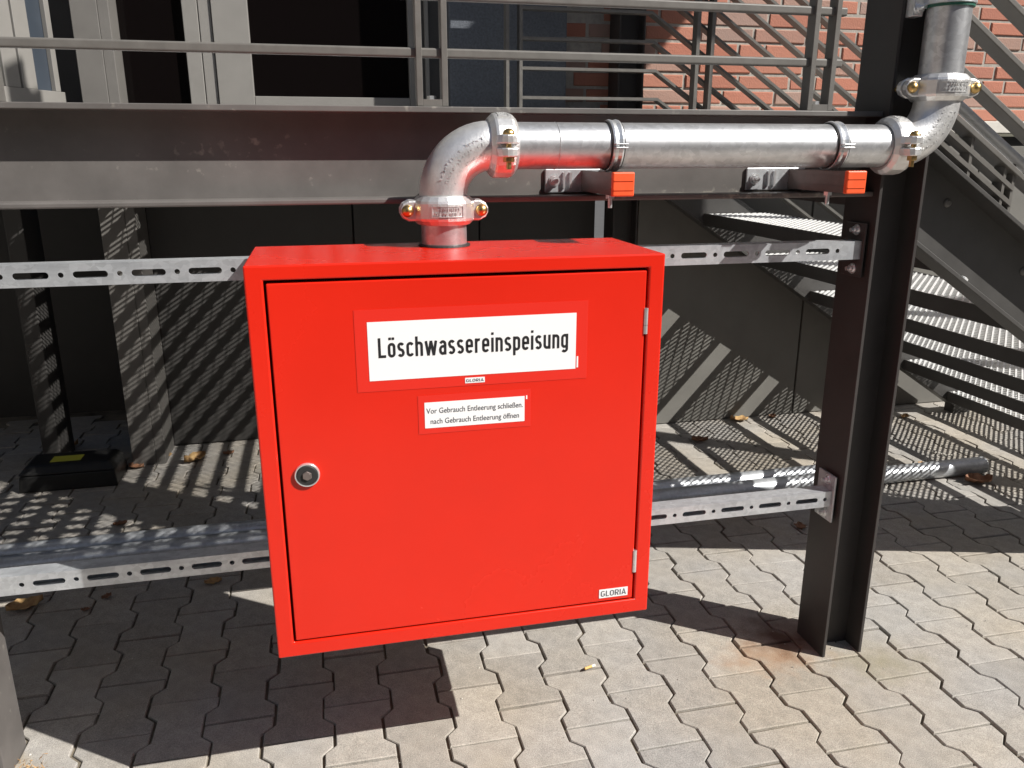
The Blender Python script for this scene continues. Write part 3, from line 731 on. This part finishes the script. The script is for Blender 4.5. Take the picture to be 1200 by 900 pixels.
for px, py in ((1110, 238), (1199, 318)):
    p = on_y(px, py, 1.797)
    B4 = Matrix.Translation((p.x, 1.797, p.z)) @ Matrix.Rotation(PI/2, 4, 'X')
    MB().lathe([(0, 0), (.011, 0), (.0105, .003), (.006, .0065), (0, .007)], B4, 16, False).build('bolt', 'rail_paint', sn)
for px, py in ((1132, 316),):
    p = on_y(px, py, 1.75)
    n4 = Matrix.Translation((p.x, 1.757, zc_(p.x)-hv+fl)) @ Matrix.Rotation(ang, 4, 'Y')
    MB().lathe([(0, -.001), (.011, -.001), (.011, .009), (.007, .011), (0, .011)], n4, 12, False).build('bolt', 'grate', sn)
XB1 = 2.975; RISE = .1772; GO = .2738
for k in range(1, 8):
    xk = XB1 - (k-1)*GO; z = .122 + RISE*(k-1)
    tr = MB()
    xe = xk + .294; ya, yb = 1.807, 3.258
    tr.box((xk, ya, z-.050), (xk+.004, yb, z)).box((xe-.004, ya, z-.050), (xe, yb, z))
    tr.box((xk+.0041, ya, z-.050), (xe-.0041, ya+.004, z-.001)).box((xk+.0041, yb-.004, z-.050), (xe-.0041, yb, z-.001))
    to = tr.build('tread', 'stair_paint', st)
    expanded(MB(), xk+.004, xe-.004, ya+.004, yb-.004, z-.004).build('tread_mesh', 'grate', to, kind='stuff')
MB().box((3.03, 3.262, -.011), (3.12, 3.325, .07)).build('stringer_foot', 'stair_paint', st)
MB().box((3.03, 1.735, -.011), (3.12, 1.80, .07)).build('stringer_foot', 'stair_paint', st)

# near stair railing
nr = thing('stair_railing', (1.9, 1.77, .9), 'sloping bar railing along the near side of the stairs right of the post', 'railing', 'railings of the stairs')
def dz_at(px, py, Y=1.76):
    p = on_y(px, py, Y); return p.z - zc_(p.x)
dzs = [dz_at(1200, 216), dz_at(1200, 157), dz_at(1200, 90), dz_at(1200, 26)]
dzs += [dzs[-1]+.125, dzs[-1]+.25]
for dz in dzs:
    MB().hexa(slant(1.33, 3.1, dz-.008, dz+.008, 1.736, 1.786)).build('railing_bar', 'rail_paint', nr, bevel=.002)
for xp in (1.34, 2.35, 2.94):
    for o_ in (0, .05):
        MB().hexa([(xp+o_, 1.7865, zc_(xp+o_)+.10), (xp+o_+.012, 1.7865, zc_(xp+o_+.012)+.10), (xp+o_+.012, 1.805, zc_(xp+o_+.012)+.10), (xp+o_, 1.805, zc_(xp+o_)+.10),
                   (xp+o_, 1.7865, zc_(xp+o_)+.94), (xp+o_+.012, 1.7865, zc_(xp+o_+.012)+.94), (xp+o_+.012, 1.805, zc_(xp+o_+.012)+.94), (xp+o_, 1.805, zc_(xp+o_)+.94)]).build('railing_post', 'rail_paint', nr)
# small slotted toe grille between stringer and lowest bar
d1_ = dz_at(1140, 184); d2_ = dz_at(1140, 205); xe_ = on_y(1181, 220, 1.76).x
MB().hexa(slant(1.33, xe_, d1_-.006, d1_+.006, 1.742, 1.78)).build('toe_bar', 'rail_paint', nr)
MB().hexa(slant(1.33, xe_, d2_-.006, d2_+.006, 1.742, 1.78)).build('toe_bar', 'rail_paint', nr)
for px_ in (1128, 1171, 1182):
    xs = on_y(px_, 210, 1.76).x
    MB().hexa(slant(xs-.004, xs+.004, .1215, dzs[0]-.0085, 1.744, 1.778)).build('toe_strut', 'rail_paint', nr)
# far stair and platform railing
fr = thing('stair_railing', (1.2, 3.1, 1.36), 'thin bar railing that bends down with the stairs in front of the brick wall', 'railing', 'railings of the stairs')
YF = 3.225
zs = [1.463 + .1056*k for k in range(9)]
for z in zs:
    bx = 1.325 - (z-1.463)*.12 + .02
    MB().box((.785, YF-.022, z-.0055), (bx, YF+.022, z+.0055)).build('railing_bar', 'rail_paint', fr)
    t_ = 1.26*.0055; e_ = 3.1
    MB().hexa([(bx, YF-.022, z-.0055), (e_, YF-.022, z-t_-(e_-bx)*TN), (e_, YF+.022, z-t_-(e_-bx)*TN), (bx, YF+.022, z-.0055),
               (bx, YF-.022, z+.0055), (e_, YF-.022, z+t_-(e_-bx)*TN), (e_, YF+.022, z+t_-(e_-bx)*TN), (bx, YF+.022, z+.0055)]).build('railing_bar', 'rail_paint', fr)
for xv in (.733, .785):
    MB().box((xv-.006, YF-.0215, ZT), (xv+.006, YF+.0215, 2.5)).build('railing_post', 'rail_paint', fr)
for px in (812, 829):
    p = on_y(px, 60, YF-.02)
    MB().box((p.x-.007, YF-.065, zc_(p.x)+.10), (p.x+.007, YF-.0225, zc_(p.x)+1.2)).build('railing_post', 'rail_paint', fr)
ha = on_y(1118, 119, 1.87); hb = on_y(1200, 195, 1.87); ht = (hb.z-ha.z)/(hb.x-ha.x)
MB().tube([ha, (3.1, 1.87, ha.z+(3.1-ha.x)*ht)], .0135, 14).build('handrail_tube', 'grate', nr)
hk = on_y(1190, 187, 1.87); MB().tube([hk, hk+Vector((0, 0, -.03)), hk+Vector((0, -.085, -.05))], .005, 8).build('handrail_hook', 'rail_paint', nr)
# balcony railing along the beam
br = thing('balcony_railing', (.2, 1.64, ZT), 'grey bar railing with paired flat posts on top of the long beam', 'railing')
YR = 1.64
for z in (1.449, 1.549, 1.649, 1.749, 1.849):
    MB().box((-2.6, YR-.0085, z-.0085), (1.10, YR+.0085, z+.0085)).build('railing_bar', 'rail_paint', br, bevel=.0035, seg=3)
for xp in (-.575, .196, 1.022):
    for o_ in (0, .048):
        MB().box((xp+o_, YR-.015, ZT+.0005), (xp+o_+.0115, YR+.015, 2.3)).build('railing_post', 'rail_paint', br, bevel=.001)
    ft = MB().box((xp+.0116, YR-.015, ZT+.0005), (xp+.0479, YR+.015, ZT+.013)).build('post_foot', 'rail_paint', br)
    MB().lathe([(0, 0), (.009, 0), (.009, .007), (0, .0075)], Matrix.Translation((xp+.030, YR+.004, ZT+.013)), 6, False).build('bolt', 'zinc', ft)

# ------------------------------------------------------------------ building behind
WB = 3.57
post(1.262, 3.44, 3.56, 4.0, 'slim dark steel column between cladding and brick wall behind the balcony', None, cat='column')
lc = thing('clad_column', (-.755, 3.54, 0), 'grey clad column beside the window, its foot behind the black box', 'column')
MB().box((-.818, 3.437, -.02), (-.728, 3.655, 4.3)).build('column_casing', 'column', lc, bevel=.002)
MB().box((-.7275, 3.441, -.02), (-.690, 3.655, 4.3)).build('column_edge_strip', 'column', lc, bevel=.002)
# brick wall
bw = MB().box((1.032, WB+.005, 1.395), (5.4, WB+.20, 4.6)).build('brick_wall', 'mortar'); tag(bw, 'red brick wall in sunlight behind the staircase railings', 'wall')
BL, BH, CL, CHh = .248, .054, .26, .0655
def brick_mesh(L, seed):
    r = random.Random(seed); me = bpy.data.meshes.new('brick')
    bm = bmesh.new(); bmesh.ops.create_cube(bm, size=1)
    bmesh.ops.scale(bm, vec=(L, .06, BH), verts=bm.verts)
    bmesh.ops.bevel(bm, geom=[e for e in bm.edges if all(v.co.y < 0 for v in e.verts)], offset=.0035, segments=1, affect='EDGES')
    for v in bm.verts: v.co += Vector((r.uniform(-.0015, .0015), r.uniform(-.0012, .0012), r.uniform(-.0012, .0012)))
    bm.to_mesh(me); bm.free(); me.materials.append(M['brick']); return me
bmF = [brick_mesh(BL, s) for s in range(5)]; bmH = [brick_mesh(.118, 20+s) for s in range(3)]
rb = random.Random(11); nb = 0
for row in range(14):
    z = 1.395 + CHh*(row+.5) + .003; x = 1.033 + (0 if row % 2 else -.065) + rb.uniform(-.004, .004)
    while x < 5.2 and nb < 298:
        half = rb.random() < .22
        L = .13 if half else CL
        if x > 1.0 and x < 4.6:
            o = bpy.data.objects.new('brick', rb.choice(bmH if half else bmF)); COL.objects.link(o); o.parent = bw
            o.location = Vector((x+L/2, WB+.030+rb.uniform(-.002, .0025), z)) - bw.location; nb += 1
            o.rotation_euler = (0, rb.uniform(-.006, .006), 0)
        x += L
# pale band under the bricks, dark joint and grey plinth boards
sb = MB().box((1.385, 3.43, 1.345), (5.4, 3.60, 1.398)).build('stone_band', 'stone', None, bevel=.003); tag(sb, 'pale ledge band running under the brick wall', 'ledge')
pw = thing('plinth_wall', (3.2, 3.45, 0), 'grey board plinth below the brick wall behind the stairs', 'wall')
MB().box((1.379, 3.470, -.03), (5.4, 3.6, 1.33)).build('plinth_backing', 'rubber', pw)
for xa, xb in ((1.381, 2.238), (2.248, 3.118), (3.126, 4.0), (4.008, 5.4)):
    MB().box((xa, 3.440, .004), (xb, 3.469, 1.285)).build('plinth_board', 'plinth', pw, bevel=.0015)
# recessed cladding behind the cabinet and to the left
lw = thing('cladding_wall', (0, 3.66, 0), 'dark board cladding in the shade under the balcony behind the cabinet', 'wall')
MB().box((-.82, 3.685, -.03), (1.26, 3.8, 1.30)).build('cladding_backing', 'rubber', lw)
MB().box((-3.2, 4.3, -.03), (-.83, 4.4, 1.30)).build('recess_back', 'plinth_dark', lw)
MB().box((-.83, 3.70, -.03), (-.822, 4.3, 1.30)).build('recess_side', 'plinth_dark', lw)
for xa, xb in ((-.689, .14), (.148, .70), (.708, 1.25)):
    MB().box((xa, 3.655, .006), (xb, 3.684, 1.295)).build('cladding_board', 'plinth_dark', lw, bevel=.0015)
pa_ = on_y(33, 430, 3.52).x; pb_ = on_y(54, 430, 3.52).x
sc = MB().box((pa_, 3.52, -.02), (pb_, 3.72, 1.30)).build('recess_pier', 'plinth_dark', None, bevel=.003); tag(sc, 'narrow pier in the dark recess left of the black box', 'pier')
# plaster piers above the balcony
pl = MB().box((.545, 3.42, 1.354), (1.03, 3.75, 4.4)); pl = pl.build('plaster_pier', 'plaster', None, bevel=.006)
tag(pl, 'blue grey rough plaster pier between dark window and brick wall', 'pier')
dp = thing('dark_recess', (.48, 3.5, 1.354), 'dark brown jamb beside the plaster pier', 'jamb')
MB().box((.436, 3.52, 1.354), (.528, 3.7, 4.4)).build('jamb_board', 'plinth_dark', dp)
MB().box((.46, 3.50, 1.354), (.475, 3.519, 4.4)).build('jamb_strip', 'frame', dp)
# windows
WY = 3.55
wd = thing('window', (-.2, WY, 1.36), 'wide dark window with light grey frame behind the balcony railing', 'window')
def fbar(xa, xb, za, zb, y=WY, d=.05, n='window_frame'): return MB().box((xa, y, za), (xb, y+d, zb)).build(n, 'frame', wd, bevel=.002)
fbar(-.455, -.40, 1.355, 4.3); fbar(-.397, -.352, 1.355, 4.3, WY+.006); fbar(-.349, -.216, 1.355, 4.3, WY-.004)
fbar(-.215, .398, 1.355, 1.474); fbar(.399, .434, 1.355, 4.3); fbar(-.689, -.456, 1.355, 1.375)
MB().box((-.689, WY+.03, 1.376), (-.456, WY+.036, 4.3)).build('pane', 'glass', wd)
MB().box((-.215, WY+.03, 1.475), (.398, WY+.036, 4.3)).build('pane', 'glass', wd)
# folding shutter door standing open at the left
sd = thing('shutter_door', (-1.0, 3.3, 1.40), 'light grey slatted shutter leaf standing open left of the window', 'shutter')
p0 = Vector((-.905, 3.50)); p1 = Vector((-1.15, 2.80)); dv = (p1-p0); Ld = dv.length; dv /= Ld; nv = Vector((-dv.y, dv.x)) * -1
if nv.x < 0: nv = -nv
def sbox(s0, s1, d0, d1, za, zb, mname, name):
    c = [p0+dv*s0+nv*d0, p0+dv*s1+nv*d0, p0+dv*s1+nv*d1, p0+dv*s0+nv*d1]
    return MB().hexa([(q.x, q.y, za) for q in c] + [(q.x, q.y, zb) for q in c]).build(name, mname, sd, bevel=.0015)
sbox(0, Ld, -.012, 0, 1.41, 4.2, 'door_blue', 'shutter_back')
sbox(0, Ld, .0005, .022, 1.41, 1.475, 'frame', 'shutter_rail')
s = .02; k = 0
while s < Ld-.05:
    w_ = .075 if k else .028
    sbox(s, s+w_, .0005, .018, 1.4755, 4.2, 'frame' if k else 'frame', 'shutter_slat'); s += w_ + (.10 if k == 0 else .011); k += 1
# window above-left wall closure and building mass behind
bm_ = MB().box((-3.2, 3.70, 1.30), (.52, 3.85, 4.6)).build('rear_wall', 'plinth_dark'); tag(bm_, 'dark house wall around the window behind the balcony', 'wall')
# unseen landing added above the view to shade the wall behind the balcony
ul = thing('shade_landing', (3.2, 2.5, 4.1), 'unseen steel landing added high above the stairs to shade the wall', 'landing')
MB().box((2.85, 1.62, 4.20), (3.75, 3.40, 4.23)).build('landing_floor', 'stair_paint', ul)
for ya in (1.62, 3.33): MB().box((2.85, ya, 4.05), (3.75, ya+.06, 4.199)).build('landing_beam', 'stair_paint', ul)
for ya in (1.63,):
    for xp in (3.66,): MB().box((xp, ya, -.03), (xp+.08, ya+.08, 4.049)).build('landing_post', 'paint', ul)

# unseen houses added round the yard to block sky and bounce light
def light_block_house(x0_, x1_, y0_, y1_, H, label, face):
    t = thing('light_block_house', ((x0_+x1_)/2, (y0_+y1_)/2, 0), label, 'house', 'unseen houses added to block light')
    MB().box((x0_, y0_, -.04), (x1_, y1_, H)).build('house_wall', 'house', t)
    MB().box((x0_-.3, y0_-.3, H), (x1_+.3, y1_+.3, H+.25)).build('flat_roof', 'plinth_dark', t)
    n_ = int(((x1_-x0_) if face == 'y' else (y1_-y0_))/2.6)
    for f_ in range(int(H/3)):
        for k_ in range(n_):
            zb_ = .9+3*f_
            if face == 'y':
                a_ = x0_+.8+2.6*k_; o_ = MB().box((a_, y1_-.02, zb_), (a_+1.2, y1_+.03, zb_+1.5)).build('window', 'frame', t)
                MB().box((a_+.07, y1_+.03, zb_+.07), (a_+1.13, y1_+.035, zb_+1.43)).build('pane', 'glass', o_)
            else:
                a_ = y0_+.8+2.6*k_; o_ = MB().box((x1_-.02, a_, zb_), (x1_+.03, a_+1.2, zb_+1.5)).build('window', 'frame', t)
                MB().box((x1_+.03, a_+.07, zb_+.07), (x1_+.035, a_+1.13, zb_+1.43)).build('pane', 'glass', o_)
light_block_house(-14, 16, -18, -10, 6.2, 'unseen long plain house added across the yard to block sky light', 'y')
light_block_house(-14, -6, -7.5, 3.0, 6.2, 'unseen plain side house added left of the balcony to block sky light', 'x')
light_block_house(8.5, 14, -3.0, 6.0, 4.2, 'unseen low plain house added right of the stairs to block sky light', 'y')

# ------------------------------------------------------------------ small things on the ground
bx = thing('bait_box', (-1.02, 3.34, 0), 'low black plastic box with yellow label on the paving by the wall', 'box')
B_ = MB(); a0, a1, b0, b1 = -1.19, -.835, 3.235, 3.435
B_.hexa([(a0, b0, 0), (a1, b0, 0), (a1, b1, 0), (a0, b1, 0), (a0+.008, b0+.008, .065), (a1-.008, b0+.008, .065), (a1-.008, b1-.008, .065), (a0+.008, b1-.008, .065)])
B_.build('box_base', 'black_plastic', bx, bevel=.006)
LZ = MB(); LZ.hexa([(a0+.002, b0+.002, .067), (a1-.002, b0+.002, .067), (a1-.002, b1-.002, .067), (a0+.002, b1-.002, .067), (a0+.03, b0+.03, .098), (a1-.03, b0+.03, .098), (a1-.03, b1-.03, .098), (a0+.03, b1-.03, .098)])
LZ.build('box_lid', 'black_plastic', bx, bevel=.008)
c = on_z(79, 537, .0985)
MB().box((c.x-.055, c.y-.032, .0985), (c.x+.055, c.y+.030, .0995)).build('yellow_label', 'yellow', bx)
def leaf(px, py, size, rot, material, curl, label, z=.002, tilt=0.0):
    p = on_z(px, py, z); rnd = random.Random(int(px*7+py))
    n = 9; vs = []; fs = []
    for i in range(n):
        t = i/(n-1); wd_ = math.sin(PI*min(1, t*1.02))**.8 * .36 * (1 + .35*math.sin(i*2.6+px))
        for j, sgn in enumerate((-1, -.5, 0, .5, 1)):
            x = (t-.5)*size; y = sgn*wd_*size*(1+rnd.uniform(-.12, .12))
            zz = abs(sgn)**1.5*curl*size*(.6+.6*rnd.random()) + curl*.5*size*(t-.5)**2*3 + rnd.uniform(0, .04)*size
            vs.append((x, y, zz))
    for i in range(n-1):
        for j in range(4): fs.append((i*5+j, (i+1)*5+j, (i+1)*5+j+1, i*5+j+1))
    me = bpy.data.meshes.new('dry_leaf'); me.from_pydata(vs, [], fs); me.materials.append(M[material]); me.polygons.foreach_set('use_smooth', [True]*len(me.polygons))
    o = bpy.data.objects.new('dry_leaf', me); COL.objects.link(o); o.location = p; o.rotation_euler = (tilt, 0, rot)
    md = o.modifiers.new('thick', 'SOLIDIFY'); md.thickness = .0008
    tag(o, label, 'leaf', 'dry leaves on the paving')
leaf(30, 712, .095, .5, 'leaf', .16, 'large yellow dry leaf lying beside the sunlit left post under the rail')
leaf(250, 683, .05, .2, 'leaf', .18, 'small tan leaf on the paving under the lower rail left of the cabinet')
leaf(229, 540, .10, .7, 'leaf', .25, 'curled yellow leaf on striped light near the left column')
leaf(866, 493, .085, -.3, 'leaf', .2, 'yellowish leaf in the light stripe at the foot of the plinth')
leaf(884, 485, .09, .2, 'leaf_brown', .22, 'brown leaf against the plinth wall')
leaf(820, 517, .075, -.2, 'leaf_brown', .2, 'brown leaf between light stripes right of the cabinet')
leaf(1146, 566, .10, -.35, 'leaf_brown', .25, 'reddish brown leaf under the open pipe end')
leaf(938, 618, .05, 1.2, 'leaf_brown', .15, 'small brown leaf beside the dark post')
leaf(141, 615, .045, .3, 'leaf_brown', .2, 'dark brown leaf in the shade behind the lower rail')
leaf(82, 524, .07, .4, 'leaf', .3, 'crumpled leaf behind the black box')
leaf(160, 548, .07, -.4, 'leaf_brown', .2, 'brown leaf at the foot of the left column')
leaf(1080, 545, .045, .9, 'leaf', .15, 'tiny tan leaf on the paving behind the foil wrapped pipe')
# cigarette end
p = on_z(690, 782, .0045); q = Vector((.024, .007, 0))
cg = thing('cigarette_end', (p.x, p.y, 0), 'cigarette end lying in a paving joint', 'cigarette')
MB().tube([p-q*.5+Vector((0,0,.0003)), p+q*.35+Vector((0,0,.0003))], .0036, 10).build('filter_tip', 'filter', cg)
MB().tube([p+q*.36, p+q*.75], .0034, 10).build('ash_end', 'paper', cg)
# crumbs of mortar
def crumb(px, py, s, label, group='pale mortar crumbs on the paving'):
    p = on_z(px, py, 0); rnd = random.Random(int(px+py*3))
    me = bpy.data.meshes.new('mortar_crumb'); bm = bmesh.new(); bmesh.ops.create_icosphere(bm, subdivisions=1, radius=s)
    for v in bm.verts: v.co *= rnd.uniform(.6, 1.25); v.co.z *= .6
    bm.to_mesh(me); bm.free(); me.materials.append(M['concrete'])
    o = bpy.data.objects.new('mortar_crumb', me); COL.objects.link(o); o.location = (p.x, p.y, s*.42); tag(o, label, 'crumb', group)
for px, py, s_ in ((1095, 531, .011), (1103, 533, .009), (1108, 534, .007), (1089, 527, .007), (1115, 534, .006), (932, 614, .008), (936, 626, .006), (927, 632, .005)):
    crumb(px, py, s_, 'pale mortar crumb on the paving behind the foil wrapped pipe' if px > 1000 else 'pale mortar crumb beside the brown leaf near the dark post')
# sand and moss tuft at the left post foot
rs = random.Random(5); tf = MB()
for k in range(260):
    x = -.715 + rs.gauss(.03, .03); y = 1.60 + rs.gauss(0, .03); h = rs.uniform(.004, .014); a = rs.uniform(0, PI); w = .0016
    tf.add([(x-w*math.cos(a), y-w*math.sin(a), 0), (x+w*math.cos(a), y+w*math.sin(a), 0), (x+rs.uniform(-.01, .01), y+rs.uniform(-.01, .01), h)], [(0, 1, 2)])
tf = tf.build('dry_moss', 'leaf'); tf['kind'] = 'stuff'; tag(tf, 'dry moss and sand at the foot of the left post', 'moss')

# loose grit and sand grains on the paving
rg = random.Random(9); gm = MB()
for k in range(1500):
    x = rg.uniform(-1.1, 2.6); y = rg.uniform(1.45, 3.4); r0 = rg.uniform(.0006, .0022) if rg.random() < .93 else rg.uniform(.002, .0042)
    a = rg.uniform(0, 6.28)
    pts = [(x+r0*math.cos(a+i*2.09), y+r0*math.sin(a+i*2.09), .0003) for i in range(3)] + [(x+rg.uniform(-.3, .3)*r0, y, .0004+r0*.9)]
    gm.add(pts, [(0, 1, 3), (1, 2, 3), (2, 0, 3)])
gm = gm.build('grit', 'concrete'); gm['kind'] = 'stuff'; tag(gm, 'pale grit and sand grains strewn over the paving', 'grit')

for (px_, py_, sz_, r_a, mt_, lb_) in ((905, 489, .05, .9, 'leaf_brown', 'small curled brown leaf at the foot of the plinth near the post'), (196, 535, .05, 1.4, 'leaf', 'small tan leaf touching the foot of the clad column'),
    (268, 532, .045, .2, 'leaf_brown', 'small brown leaf on striped light beside the cladding'), (1060, 489, .05, .5, 'leaf', 'pale leaf by the far foot of the stairs'), (125, 700, .03, .8, 'leaf_brown', 'tiny brown leaf fragment below the lower rail'),
    (100, 715, .022, .1, 'leaf_brown', 'dark leaf scrap on shaded paving right of the large yellow leaf')):
    leaf(px_, py_, sz_, r_a, mt_, .22, lb_)
